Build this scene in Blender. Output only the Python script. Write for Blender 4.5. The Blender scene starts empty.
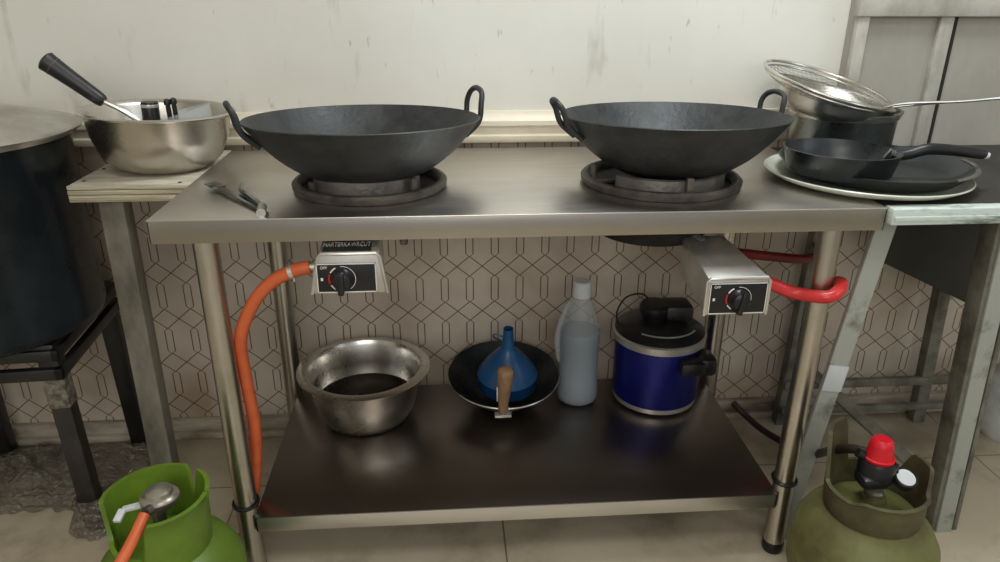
import bpy, bmesh, math, random
from mathutils import Vector, Matrix, noise
random.seed(7)
C = bpy.context.scene.collection
PI = math.pi
V = Vector

# ------------------------------------------------------------------ materials
def sr(r, g, b):
    f = lambda c: (c / 255 / 12.92) if c / 255 <= .04045 else ((c / 255 + .055) / 1.055) ** 2.4
    return (f(r), f(g), f(b), 1)

def nt(name):
    m = bpy.data.materials.new(name); m.use_nodes = True
    t = m.node_tree
    return m, t, t.nodes['Principled BSDF'], t.nodes.new('ShaderNodeTexCoord')

def mat(name, c1, c2=None, metal=0, rough=.5, scale=8, stretch=(1, 1, 1), bump=0, bscale=60, rvar=0,
        lo=.4, hi=.65, spec=.5, trans=0, coat=0, alpha=1, ior=1.45, detail=5):
    m, t, b, tc = nt(name)
    L = t.links
    b.inputs['Base Color'].default_value = c1
    b.inputs['Metallic'].default_value = metal
    b.inputs['Roughness'].default_value = rough
    b.inputs['Specular IOR Level'].default_value = spec
    b.inputs['Transmission Weight'].default_value = trans
    b.inputs['Coat Weight'].default_value = coat
    b.inputs['Alpha'].default_value = alpha
    b.inputs['IOR'].default_value = ior
    mp = t.nodes.new('ShaderNodeMapping'); mp.inputs['Scale'].default_value = stretch
    L.new(tc.outputs['Object'], mp.inputs[0])
    n = t.nodes.new('ShaderNodeTexNoise'); n.inputs['Scale'].default_value = scale
    n.inputs['Detail'].default_value = detail; n.inputs['Roughness'].default_value = .65
    L.new(mp.outputs[0], n.inputs['Vector'])
    if c2:
        r = t.nodes.new('ShaderNodeValToRGB')
        r.color_ramp.elements[0].position = lo; r.color_ramp.elements[0].color = c1
        r.color_ramp.elements[1].position = hi; r.color_ramp.elements[1].color = c2
        L.new(n.outputs[0], r.inputs[0]); L.new(r.outputs[0], b.inputs['Base Color'])
    if rvar:
        mr = t.nodes.new('ShaderNodeMapRange')
        mr.inputs[1].default_value = .3; mr.inputs[2].default_value = .7
        mr.inputs[3].default_value = max(.02, rough - rvar); mr.inputs[4].default_value = rough + rvar
        L.new(n.outputs[0], mr.inputs[0]); L.new(mr.outputs[0], b.inputs['Roughness'])
    if bump:
        n2 = t.nodes.new('ShaderNodeTexNoise'); n2.inputs['Scale'].default_value = bscale
        n2.inputs['Detail'].default_value = 4
        L.new(mp.outputs[0], n2.inputs['Vector'])
        bp = t.nodes.new('ShaderNodeBump'); bp.inputs['Strength'].default_value = bump
        bp.inputs['Distance'].default_value = .004
        L.new(n2.outputs[0], bp.inputs['Height']); L.new(bp.outputs[0], b.inputs['Normal'])
    return m

M = {}
M['steel'] = mat('brushed stainless steel', sr(196, 190, 180), sr(176, 170, 160), 1, .27, 6, (1, 14, 14), .02, 40, .06)
M['steel_top'] = mat('brushed tabletop steel', sr(208, 204, 198), sr(196, 191, 184), 1, .36, 5, (.6, 3, 3), .02, 30, .06)
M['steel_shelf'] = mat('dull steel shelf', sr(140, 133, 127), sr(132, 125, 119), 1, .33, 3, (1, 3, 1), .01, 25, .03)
M['steel_dim'] = mat('dimmed folded steel side', sr(172, 167, 159), sr(162, 157, 149), 1, .3, 2)  # darker copy of the tabletop steel; dim front reflection put into the colour
M['castgrey'] = mat('light cast iron', sr(124, 120, 113), sr(92, 88, 82), .4, .42, 18, bump=.3, bscale=120)
M['steel_edge'] = mat('shelf edge steel', sr(212, 208, 202), sr(200, 195, 188), 1, .42, 5, (.6, 3, 3))
M['steel_pipe'] = mat('polished steel pipe', sr(200, 194, 184), sr(176, 170, 160), 1, .3, 14, (1, 1, .3), .02, 50, .06)
M['bowl'] = mat('mirror steel', sr(216, 213, 207), sr(196, 192, 184), 1, .28, 9, (1, 1, 1), .03, 18, .05)
M['dullbowl'] = mat('worn steel', sr(208, 204, 197), sr(188, 183, 174), 1, .28, 5, (1, 1, 1), .02, 22, .05)
M['darksteel'] = mat('dark steel', sr(150, 154, 152), sr(112, 116, 116), 1, .3, 7, rvar=.1)
M['wok'] = mat('seasoned cast iron', sr(46, 48, 50), sr(62, 63, 63), .35, .5, 16, bump=.25, bscale=90, rvar=.1)
M['iron'] = mat('grey cast iron', sr(66, 62, 58), sr(104, 98, 90), .45, .5, 18, bump=.4, bscale=120, rvar=.12)
M['soot'] = mat('sooty iron', sr(22, 21, 20), sr(36, 34, 31), .1, .7, 20, bump=.3)
M['black'] = mat('black plastic', sr(22, 22, 24), sr(32, 31, 32), 0, .35, 12, rvar=.08)
M['blackpaint'] = mat('black enamel', sr(17, 22, 26), sr(30, 38, 42), 0, .28, 5, rvar=.1, bump=.05, bscale=12)
M['stool'] = mat('black stool plastic', sr(26, 25, 24), sr(44, 42, 39), 0, .38, 9, rvar=.1)
M['stoolleg'] = mat('dusty dark plastic', sr(34, 31, 29), sr(54, 50, 46), 0, .5, 14, rvar=.1)
M['tape'] = mat('clear tape', sr(130, 124, 112), sr(70, 66, 60), .1, .15, 60, bump=1, bscale=70)
M['alu'] = mat('aluminium lid', sr(205, 202, 194), sr(160, 156, 148), .9, .33, 5, rvar=.08)
M['orange'] = mat('orange rubber', sr(206, 100, 58), sr(186, 82, 46), 0, .42, 12)
M['red'] = mat('red rubber', sr(206, 56, 54), sr(188, 42, 44), 0, .28, 12)
M['darkred'] = mat('dark red rubber', sr(110, 26, 26), sr(80, 20, 20), 0, .4, 12)
M['brownhose'] = mat('brown rubber', sr(52, 40, 34), sr(38, 30, 26), 0, .45, 12)
M['redcap'] = mat('red plastic', sr(206, 22, 38), sr(186, 18, 32), 0, .4, 12)
M['greyplastic'] = mat('grey regulator metal', sr(170, 164, 150), sr(120, 114, 102), .7, .35, 20)
M['green'] = mat('bright green paint', sr(98, 126, 36), sr(78, 98, 32), 0, .45, 5, bump=.1, bscale=14, rvar=.1)
M['greendirt'] = mat('dirty green paint', sr(104, 106, 60), sr(72, 62, 38), 0, .55, 7, bump=.5, bscale=16, rvar=.1, lo=.42, hi=.72)
M['collardirt'] = mat('grimy collar paint', sr(84, 80, 50), sr(56, 46, 32), 0, .6, 9, bump=.25, bscale=20)
M['woodwhite'] = mat('painted plywood', sr(196, 190, 174), sr(160, 152, 134), 0, .6, 12, (1, 4, 1), .2, 60)
M['plyedge'] = mat('plywood edge', sr(190, 182, 160), sr(140, 128, 104), 0, .65, 20, (.3, 1, 12), .3, 60)
M['greypaint'] = mat('grey painted timber', sr(138, 134, 120), sr(92, 88, 76), 0, .65, 9, (1, 1, .4), .3, 60)
M['bluepaint'] = mat('chipped pale blue paint', sr(160, 163, 155), sr(100, 102, 94), 0, .5, 22, (.6, 1, .6), .3, 80, lo=.55, hi=.72)
M['whitechip'] = mat('chipped white paint', sr(196, 208, 202), sr(110, 116, 108), 0, .5, 30, (.4, 1, 1.6), .3, 80, lo=.5, hi=.68)
M['trestleside'] = mat('weathered grey paint', sr(120, 118, 106), sr(78, 76, 66), 0, .6, 14, bump=.3)
M['darkboard'] = mat('dark board', sr(52, 50, 44), sr(42, 40, 35), 0, .7, 6)  # trestle top, and the sheet standing in for its shadow
M['panel'] = mat('grey painted panel', sr(168, 164, 154), sr(152, 148, 138), 0, .6, 4, (1, 1, .5), .1, 30)
M['panelframe'] = mat('whitewashed timber', sr(178, 175, 165), sr(146, 142, 131), 0, .65, 12, (1, 1, .5), .3, 50)
M['dark'] = mat('black gap', sr(40, 38, 34), None, 0, .8)
M['moulding'] = mat('cream moulding', sr(220, 210, 190), sr(184, 168, 140), 0, .45, 4, (1, 1, 4), .05, 20, lo=.45, hi=.85)
M['skirting'] = mat('skirting tile', sr(186, 178, 162), sr(104, 92, 76), 0, .4, 10, (.4, 1, 1), .1, 20)
M['plate'] = mat('cream enamel', sr(206, 208, 194), sr(180, 182, 166), 0, .3, 8)
M['nonstick'] = mat('black non-stick', sr(26, 30, 32), sr(40, 44, 46), .1, .3, 8, rvar=.1)
M['wornpan'] = mat('worn black pan', sr(38, 42, 42), sr(78, 82, 80), .2, .4, 9, rvar=.1, lo=.5, hi=.9)
M['blue'] = mat('blue plastic', sr(32, 84, 132), sr(26, 70, 116), 0, .32, 6)
M['navy'] = mat('blue enamel', sr(24, 30, 112), sr(18, 22, 88), .35, .28, 6)
M['wood'] = mat('worn wood', sr(160, 126, 96), sr(116, 84, 60), 0, .6, 14, (1, 1, .25), .2, 60)
M['sauce'] = mat('dark sauce', sr(22, 12, 10), sr(34, 18, 14), 0, .12, 6)
M['liquid'] = mat('grey blue liquid', sr(104, 122, 138), sr(94, 112, 128), 0, .35, 6, spec=.3)
M['white'] = mat('white plastic', sr(206, 210, 210), sr(190, 196, 198), 0, .4, 8)
M['labelplate'] = mat('dark label', sr(64, 66, 62), sr(52, 54, 50), .4, .3, 8)
M['whitepaint'] = mat('white print', sr(226, 224, 218), None, 0, .5)
M['redprint'] = mat('red print', sr(190, 40, 50), None, 0, .5)
M['chrome'] = mat('chromed sheet', sr(214, 211, 205), sr(190, 186, 178), .75, .34, 12, rvar=.08)
M['sack'] = mat('white sack', sr(196, 200, 198), sr(160, 164, 162), 0, .5, 9)
M['hdpe'] = mat('milky bottle plastic', sr(196, 202, 204), None, 0, .38, alpha=.34)
M['glass'] = mat('lid glass', sr(200, 206, 204), None, 0, .1, alpha=.3)

def bag_mat():
    m, t, b, tc = nt('crinkled clear film'); L = t.links
    b.inputs['Base Color'].default_value = sr(120, 114, 102)
    b.inputs['Roughness'].default_value = .1
    b.inputs['Alpha'].default_value = .6
    v = t.nodes.new('ShaderNodeTexVoronoi'); v.feature = 'DISTANCE_TO_EDGE'; v.inputs['Scale'].default_value = 17
    n = t.nodes.new('ShaderNodeTexNoise'); n.inputs['Scale'].default_value = 20
    mx = t.nodes.new('ShaderNodeMix'); mx.data_type = 'VECTOR'; mx.inputs[0].default_value = .25
    L.new(tc.outputs['Object'], n.inputs['Vector']); L.new(tc.outputs['Object'], mx.inputs[4]); L.new(n.outputs['Color'], mx.inputs[5])
    L.new(mx.outputs[1], v.inputs['Vector'])
    bp = t.nodes.new('ShaderNodeBump'); bp.inputs['Strength'].default_value = 1; bp.inputs['Distance'].default_value = .02
    L.new(v.outputs[0], bp.inputs['Height']); L.new(bp.outputs[0], b.inputs['Normal'])
    return m
M['film'] = bag_mat()

def mth(t, op, a, b=None, c=None):
    n = t.nodes.new('ShaderNodeMath'); n.operation = op
    for i, x in enumerate((a, b, c)):
        if x is None: continue
        if isinstance(x, (int, float)): n.inputs[i].default_value = x
        else: t.links.new(x, n.inputs[i])
    return n.outputs[0]

def ramp(t, src, stops):
    r = t.nodes.new('ShaderNodeValToRGB'); e = r.color_ramp.elements
    while len(e) < len(stops): e.new(.5)
    for i, (p, c) in enumerate(stops): e[i].position = p; e[i].color = c
    t.links.new(src, r.inputs[0]); return r.outputs[0]

def tex(t, tc, scale, stretch=(1, 1, 1), detail=5, off=(0, 0, 0), rough=.6):
    mp = t.nodes.new('ShaderNodeMapping'); mp.inputs['Scale'].default_value = stretch; mp.inputs['Location'].default_value = off
    t.links.new(tc.outputs['Object'], mp.inputs[0])
    n = t.nodes.new('ShaderNodeTexNoise'); n.inputs['Scale'].default_value = scale; n.inputs['Detail'].default_value = detail
    n.inputs['Roughness'].default_value = rough
    t.links.new(mp.outputs[0], n.inputs['Vector']); return n.outputs[0]

def mixc(t, fac, a, b, mode='MIX'):
    n = t.nodes.new('ShaderNodeMix'); n.data_type = 'RGBA'; n.blend_type = mode
    for s, x in ((n.inputs[0], fac), (n.inputs[6], a), (n.inputs[7], b)):
        if isinstance(x, (int, float)): s.default_value = x
        elif isinstance(x, tuple): s.default_value = x
        else: t.links.new(x, s)
    return n.outputs[2]

def tile_mat():
    m, t, b, tc = nt('patterned wall tiles')
    sx = t.nodes.new('ShaderNodeSeparateXYZ'); t.links.new(tc.outputs['Object'], sx.inputs[0])
    PX, PZ, CH, HW = .0622, .1205, .068, .0088
    X0, Z0 = .394, .353
    u = mth(t, 'DIVIDE', mth(t, 'SUBTRACT', sx.outputs[0], X0), PX)
    fu = mth(t, 'SUBTRACT', mth(t, 'FRACT', mth(t, 'ADD', u, .5)), .5)        # -.5...5 about a column
    dx = mth(t, 'MULTIPLY', mth(t, 'ABSOLUTE', fu), PX)
    vz = mth(t, 'MULTIPLY', mth(t, 'FRACT', mth(t, 'DIVIDE', mth(t, 'SUBTRACT', sx.outputs[2], Z0), PZ)), PZ)
    # capsule outline: elongated hexagon, |x| + .5*overhang = half width
    ov = mth(t, 'MAXIMUM', mth(t, 'SUBTRACT', mth(t, 'ABSOLUTE', mth(t, 'SUBTRACT', vz, CH / 2)), CH / 2 - .0065), 0)
    hexd = mth(t, 'ABSOLUTE', mth(t, 'SUBTRACT', mth(t, 'ADD', dx, mth(t, 'MULTIPLY', ov, 1.15)), HW))
    incap = mth(t, 'LESS_THAN', vz, CH + .002)
    c1 = mth(t, 'MULTIPLY', mth(t, 'LESS_THAN', hexd, .0014), incap)
    # crossing chevrons
    ft = mth(t, 'FRACT', u)
    s = mth(t, 'DIVIDE', mth(t, 'SUBTRACT', vz, CH), PZ - CH)
    d1 = mth(t, 'ABSOLUTE', mth(t, 'SUBTRACT', ft, s))
    d2 = mth(t, 'ABSOLUTE', mth(t, 'SUBTRACT', mth(t, 'SUBTRACT', 1, ft), s))
    dd = mth(t, 'MULTIPLY', mth(t, 'MINIMUM', d1, d2), PX * .65)
    c2 = mth(t, 'MULTIPLY', mth(t, 'LESS_THAN', dd, .0013), mth(t, 'GREATER_THAN', vz, CH))
    line = mth(t, 'MAXIMUM', c1, c2)
    n1 = tex(t, tc, 5, detail=2)
    base = ramp(t, n1, [(.35, sr(206, 195, 180)), (.55, sr(190, 177, 162)), (.75, sr(168, 150, 130))])
    n2 = tex(t, tc, 3.2, off=(4, 0, 2), detail=6)
    base = mixc(t, mth(t, 'MULTIPLY', ramp(t, n2, [(.56, (0, 0, 0, 1)), (.72, (1, 1, 1, 1))]), .35), base, sr(140, 112, 84))
    col = mixc(t, mth(t, 'MULTIPLY', line, .9), base, sr(96, 66, 42))
    t.links.new(col, b.inputs['Base Color'])
    b.inputs['Roughness'].default_value = .3
    b.inputs['Specular IOR Level'].default_value = .4
    bp = t.nodes.new('ShaderNodeBump'); bp.inputs['Strength'].default_value = .3; bp.inputs['Distance'].default_value = .002; bp.invert = True
    t.links.new(line, bp.inputs['Height']); t.links.new(bp.outputs[0], b.inputs['Normal'])
    return m
M['tiles'] = tile_mat()

def plaster_mat():
    m, t, b, tc = nt('stained plaster')
    n1 = tex(t, tc, 1.6, detail=8)
    col = ramp(t, n1, [(.3, sr(206, 204, 194)), (.6, sr(218, 216, 208)), (.85, sr(200, 196, 184))])
    st = tex(t, tc, 9, (1.6, 1, .32), detail=4, off=(3, 0, 0))
    col = mixc(t, mth(t, 'MULTIPLY', ramp(t, st, [(.60, (0, 0, 0, 1)), (.76, (1, 1, 1, 1))]), .7), col, sr(146, 141, 126))
    sp = tex(t, tc, 34, (1.5, 1, .4), detail=3, off=(9, 0, 0))
    col = mixc(t, mth(t, 'MULTIPLY', ramp(t, sp, [(.69, (0, 0, 0, 1)), (.75, (1, 1, 1, 1))]), .4), col, sr(112, 108, 96))
    # grime band low on the plaster, with its own ragged outline
    sx = t.nodes.new('ShaderNodeSeparateXYZ'); t.links.new(tc.outputs['Object'], sx.inputs[0])
    g = tex(t, tc, 5, (1, 1, .5), detail=5, off=(1, 3, 0))
    h = mth(t, 'ADD', mth(t, 'SUBTRACT', .95, sx.outputs[2]), mth(t, 'MULTIPLY', g, .14))
    col = mixc(t, mth(t, 'MULTIPLY', ramp(t, h, [(.08, (0, 0, 0, 1)), (.24, (1, 1, 1, 1))]), .25), col, sr(176, 168, 150))
    t.links.new(col, b.inputs['Base Color']); b.inputs['Roughness'].default_value = .75
    bp = t.nodes.new('ShaderNodeBump'); bp.inputs['Strength'].default_value = .15; bp.inputs['Distance'].default_value = .004
    t.links.new(st, bp.inputs['Height']); t.links.new(bp.outputs[0], b.inputs['Normal'])
    return m
M['plaster'] = plaster_mat()

def floor_mat():
    m, t, b, tc = nt('cream floor tiles')
    sx = t.nodes.new('ShaderNodeSeparateXYZ'); t.links.new(tc.outputs['Object'], sx.inputs[0])
    def grid(s, off, p):
        f = mth(t, 'FRACT', mth(t, 'ADD', mth(t, 'DIVIDE', mth(t, 'SUBTRACT', s, off), p), .5))
        return mth(t, 'LESS_THAN', mth(t, 'ABSOLUTE', mth(t, 'SUBTRACT', f, .5)), .0018 / p)
    line = mth(t, 'MAXIMUM', grid(sx.outputs[0], .572, .6), grid(sx.outputs[1], .31, .6))
    n1 = tex(t, tc, 3, detail=6)
    col = ramp(t, n1, [(.3, sr(204, 194, 172)), (.7, sr(186, 174, 150))])
    n2 = tex(t, tc, 4.2, detail=8, off=(2, 5, 0))
    col = mixc(t, mth(t, 'MULTIPLY', ramp(t, n2, [(.50, (0, 0, 0, 1)), (.68, (1, 1, 1, 1))]), .6), col, sr(112, 98, 78))
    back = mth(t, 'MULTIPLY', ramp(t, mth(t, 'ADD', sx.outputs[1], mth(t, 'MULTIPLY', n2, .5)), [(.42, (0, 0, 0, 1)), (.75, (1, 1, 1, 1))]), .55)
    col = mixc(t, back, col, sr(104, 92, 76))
    col = mixc(t, mth(t, 'MULTIPLY', line, .75), col, sr(84, 72, 58))
    t.links.new(col, b.inputs['Base Color']); b.inputs['Roughness'].default_value = .32
    return m
M['floor'] = floor_mat()

# ------------------------------------------------------------------ mesh helpers
def frame_of(d):
    d = d.normalized(); a = V((0, 0, 1)) if abs(d.z) < .9 else V((1, 0, 0))
    x = a.cross(d).normalized(); return x, d.cross(x).normalized()

class MB:
    def __init__(s): s.bm = bmesh.new(); s.mi = 0
    def _mark(s, faces):
        for f in faces: f.material_index = s.mi
        return s
    def box(s, lo, hi, bev=0, mtx=None, seg=2):
        lo, hi = V(lo), V(hi)
        r = bmesh.ops.create_cube(s.bm, size=1)
        for v in r['verts']:
            v.co = V((lo[i] + (v.co[i] + .5) * (hi[i] - lo[i]) for i in range(3)))
        vs = r['verts']
        fs = list({f for v in vs for f in v.link_faces})
        s._mark(fs)
        if bev:
            es = list({e for v in vs for e in v.link_edges})
            rr = bmesh.ops.bevel(s.bm, geom=es, offset=bev, segments=seg, affect='EDGES', profile=.5)
            s._mark(rr['faces'])
            vs = list({v for f in rr['faces'] for v in f.verts} | {v for v in vs if v.is_valid})
        if mtx is not None:
            for v in vs:
                if v.is_valid: v.co = mtx @ v.co
        return s
    def hexa(s, pts, bev=0):          # eight corners: bottom ring then top ring
        vs = [s.bm.verts.new(p) for p in pts]
        fs = [s.bm.faces.new([vs[i] for i in q]) for q in ((3, 2, 1, 0), (4, 5, 6, 7), (0, 1, 5, 4), (1, 2, 6, 5), (2, 3, 7, 6), (3, 0, 4, 7))]
        s._mark(fs)
        if bev:
            rr = bmesh.ops.bevel(s.bm, geom=list({e for f in fs for e in f.edges}), offset=bev, segments=2, affect='EDGES', profile=.5)
            s._mark(rr['faces'])
        return s
    def bar(s, a, b, w, d, bev=.002, up=None):   # rectangular bar from a to b
        a, b = V(a), V(b); z = (b - a).normalized()
        up = V(up) if up else V((0, 1, 0))
        x = up.cross(z).normalized(); y = z.cross(x).normalized()
        L = (b - a).length
        m = Matrix((x, y, z)).transposed().to_4x4(); m.translation = a
        return s.box((-w / 2, -d / 2, 0), (w / 2, d / 2, L), bev, m)
    def lathe(s, prof, c=(0, 0, 0), n=48, mtx=None, a0=0, a1=2 * PI, close=False):
        full = abs(a1 - a0 - 2 * PI) < 1e-6
        k = n if full else n + 1
        rings = []
        for (r, z) in prof:
            if r < 1e-6:
                rings.append([s.bm.verts.new(V((c[0], c[1], c[2] + z)))] * k)
            else:
                rings.append([s.bm.verts.new(V((c[0] + r * math.cos(a0 + (a1 - a0) * i / n), c[1] + r * math.sin(a0 + (a1 - a0) * i / n), c[2] + z))) for i in range(k)])
        prs = list(zip(rings, rings[1:]))
        if close: prs.append((rings[-1], rings[0]))
        fs = []
        for A, B in prs:
            for i in range(n):
                j = (i + 1) % k
                q = []
                for v in (A[i], A[j], B[j], B[i]):
                    if v not in q: q.append(v)
                if len(q) > 2:
                    try: fs.append(s.bm.faces.new(q))
                    except ValueError: pass
        if close and not full:
            for e in (0, k - 1):
                try: fs.append(s.bm.faces.new([R[e] for R in rings]))
                except ValueError: pass
        s._mark(fs)
        if mtx is not None:
            for v in {v for R in rings for v in R}: v.co = mtx @ v.co
        return s
    def tube(s, pts, r, n=12, smooth=0, caps=True, closed=False):
        P = [V(p) for p in pts]
        R = list(r) if isinstance(r, (list, tuple)) else [r] * len(P)
        if smooth:
            Q, RR = [], []
            m = len(P); rng = m if closed else m - 1
            for i in range(rng):
                g = lambda k: P[k % m] if closed else P[max(0, min(m - 1, k))]
                p0, p1, p2, p3 = g(i - 1), g(i), g(i + 1), g(i + 2)
                for k in range(smooth):
                    t = k / smooth
                    Q.append(.5 * (2 * p1 + (p2 - p0) * t + (2 * p0 - 5 * p1 + 4 * p2 - p3) * t * t + (3 * p1 - p0 - 3 * p2 + p3) * t ** 3))
                    RR.append(R[i] + (R[(i + 1) % m] - R[i]) * t)
            if not closed: Q.append(P[-1]); RR.append(R[-1])
            P, R = Q, RR
        m = len(P)
        rings = []; x = None
        for i in range(m):
            d = (P[(i + 1) % m] - P[i - 1]) if closed else (P[min(i + 1, m - 1)] - P[max(i - 1, 0)])
            d.normalize()
            if x is None: x, y = frame_of(d)
            else:
                x = (x - d * x.dot(d)).normalized(); y = d.cross(x)
            rings.append([s.bm.verts.new(P[i] + (x * math.cos(2 * PI * k / n) + y * math.sin(2 * PI * k / n)) * R[i]) for k in range(n)])
        fs = []
        for i in range(m if closed else m - 1):
            A, B = rings[i], rings[(i + 1) % m]
            for k in range(n): fs.append(s.bm.faces.new((A[k], A[(k + 1) % n], B[(k + 1) % n], B[k])))
        if caps and not closed:
            fs.append(s.bm.faces.new(rings[0][::-1])); fs.append(s.bm.faces.new(rings[-1]))
        return s._mark(fs)
    def xf(s, m):
        bmesh.ops.transform(s.bm, matrix=m, verts=s.bm.verts); return s

def obj(name, mb, m, parent=None, sharp=35):
    bm = mb.bm
    bmesh.ops.recalc_face_normals(bm, faces=bm.faces)
    off = V((0, 0, 0)); p = parent
    while p is not None: off += p.location; p = p.parent
    for v in bm.verts: v.co -= off
    for f in bm.faces: f.smooth = True
    for e in bm.edges:
        if len(e.link_faces) == 2 and e.calc_face_angle(0) > math.radians(sharp): e.smooth = False
    me = bpy.data.meshes.new(name); bm.to_mesh(me); bm.free()
    for k in (m if isinstance(m, (list, tuple)) else [m]): me.materials.append(k)
    o = bpy.data.objects.new(name, me); C.objects.link(o)
    if parent is not None: o.parent = parent
    return o

def tag(o, label, cat, group=None, kind=None):
    o['label'] = label; o['category'] = cat
    if group: o['group'] = group
    if kind: o['kind'] = kind
    return o
def thing(name, label, cat, loc, group=None):
    o = bpy.data.objects.new(name, None); C.objects.link(o); o.location = loc; o.empty_display_size = .05
    return tag(o, label, cat, group)
def solo(name, mb, m, label, cat, loc, group=None):
    # a thing that is one mesh, its origin at its base
    o = obj(name, mb, m); 
    for v in o.data.vertices: v.co -= V(loc)
    o.location = loc
    return tag(o, label, cat, group)
def struct(name, mb, m):
    o = obj(name, mb, m); o['kind'] = 'structure'; return o
def text(name, s, size, mtx, m, parent, depth=.0004):
    cu = bpy.data.curves.new(name, 'FONT'); cu.body = s; cu.size = size; cu.extrude = depth
    cu.align_x = 'CENTER'; cu.align_y = 'CENTER'
    o = bpy.data.objects.new(name, cu); C.objects.link(o)
    dg = bpy.context.evaluated_depsgraph_get()
    me = bpy.data.meshes.new_from_object(o.evaluated_get(dg))
    C.objects.unlink(o); bpy.data.objects.remove(o)
    off = V((0, 0, 0)); p = parent
    while p is not None: off += p.location; p = p.parent
    for v in me.vertices: v.co = (mtx @ v.co) - off
    me.materials.clear(); me.materials.append(m)
    r = bpy.data.objects.new(name, me); C.objects.link(r); r.parent = parent
    return r
def face_m(origin, x, y):         # matrix placing local XY onto a plane
    x = V(x).normalized(); y = V(y); y = (y - x * y.dot(x)).normalized(); z = x.cross(y)
    m = Matrix((x, y, z)).transposed().to_4x4(); m.translation = V(origin); return m
def about(c, m): return Matrix.Translation(c) @ m @ Matrix.Translation(-V(c))
def rot(deg, ax): return Matrix.Rotation(math.radians(deg), 4, ax)

# ------------------------------------------------------------------ setting
XL, XR, YF, YB, ZC = -1.7, 2.9, -3.0, .55, 2.6
mb = MB(); mb.box((XL, YB, .765), (XR, YB + .1, ZC)); mb.mi = 1; mb.box((XL, YB, 0), (XR, YB + .1, .765))
struct('wall_back', mb, [M['plaster'], M['tiles']])
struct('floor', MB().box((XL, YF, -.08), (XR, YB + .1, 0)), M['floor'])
struct('ceiling', MB().box((XL, YF, ZC), (XR, YB + .1, ZC + .08)), M['plaster'])
struct('wall_left', MB().box((XL - .1, YF, 0), (XL, YB + .1, ZC)), M['plaster'])
struct('wall_right', MB().box((XR, YF, 0), (XR + .1, YB + .1, ZC)), M['plaster'])
# moulding between plaster and tiles
mb = MB()
prof = [(0, .757), (.022, .757), (.024, .762), (.024, .772), (.018, .776), (.018, .790), (.026, .796), (.026, .806), (.02, .812), (.014, .818), (.012, .826), (0, .826)]
for a, b in ((XL, XR),):
    va = [mb.bm.verts.new((a, YB - y, z)) for y, z in prof]; vb = [mb.bm.verts.new((b, YB - y, z)) for y, z in prof]
    for i in range(len(prof) - 1): mb.bm.faces.new((va[i], vb[i], vb[i + 1], va[i + 1]))
struct('trim_1', mb, M['moulding'])
# skirting along the wall foot
mb = MB(); mb.box((XL, YB - .022, 0), (XR, YB, .046), .004); mb.box((XL, YB - .04, 0), (XR, YB - .02, .018), .004)
struct('baseboard_back', mb, M['skirting'])
# grey boarded partition on the right part of the wall
px0 = 1.375
mb = MB(); mb.box((px0, .512, .70), (XR, .549, 1.9))
struct('trim_2', mb, M['panel'])
mb = MB()
mb.box((px0 - .01, .490, 1.03), (XR, .514, 1.085), .003)
mb.box((px0 - .005, .496, .70), (px0 + .022, .514, 1.032), .003)
mb.box((1.560, .498, .70), (1.592, .514, 1.032), .003)
struct('trim_3', mb, M['panelframe'])
struct('trim_4', MB().box((1.597, .505, .74), (1.604, .514, 1.031)), M['dark'])

# ------------------------------------------------------------------ stainless work table
W, D, H, T = 1.2, .5, .7494, .040
tb = thing('work_table', 'long stainless steel work table carrying the two woks', 'table', (.6, .25, 0))
mb = MB()
X0_, W = -.005, 1.206
mb.box((X0_, -.0006, H - .003), (W, D + .01, H), .0014)
mb.mi = 1
mb.box((X0_, 0, H - T), (W, .0025, H - .002), .0008)
mb.box((X0_, D + .0075, H - T), (W, D + .01, H - .002))
mb.box((X0_, 0, H - T), (X0_ + .0025, D + .01, H - .002)); mb.box((W - .0025, 0, H - T), (W, D + .01, H - .002))
obj('tabletop', mb, [M['steel_top'], M['steel_dim']], tb)
obj('underframe', MB().box((.06, .06, H - .028), (W - .06, .08, H - .004)).box((.06, .44, H - .028), (W - .06, .46, H - .004)), M['steel'], tb)
for x, y in ((.071, .03), (1.129, .03), (.078, .474), (1.129, .474)):
    lg = obj('leg', MB().lathe([(0, .02), (.0205, .02), (.0205, H - .006)], (x, y, 0), 28), M['steel_pipe'], tb)
    obj('foot', MB().lathe([(0, 0), (.019, 0), (.0215, .006), (.0215, .024), (.0206, .026)], (x, y, 0), 24), M['black'], lg)
SZ = .154
mb = MB()
mb.box((.089, .012, SZ - .003), (1.111, .487, SZ), .001)
mb.mi = 1; mb.box((.089, .012, SZ - .034), (1.111, .0145, SZ - .001), .0006); mb.mi = 0
mb.box((.089, .4845, SZ - .034), (1.111, .487, SZ - .001))
mb.box((.089, .012, SZ - .034), (.0915, .487, SZ - .001)); mb.box((1.1085, .012, SZ - .034), (1.111, .487, SZ - .001))
obj('undershelf', mb, [M['steel_shelf'], M['steel_edge']], tb)
for x in (.071, 1.129):
    mb = MB()
    mb.tube([(x + .023 * math.cos(a), .03 + .023 * math.sin(a), .178 + .003 * math.sin(a)) for a in [i * PI / 10 for i in range(20)]], .003, 8, closed=True)
    s = 1 if x < .5 else -1
    mb.tube([(x + s * .018, .015, .178), (x + s * .026, .006, .186), (x + s * .032, .004, .196)], .002, 6)
    solo('cable_tie', mb, M['black'], 'black tie knotted round the ' + ('left' if x < .5 else 'right') + ' front leg of the steel table just above the shelf', 'cable tie', (x, .007, .17))

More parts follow.
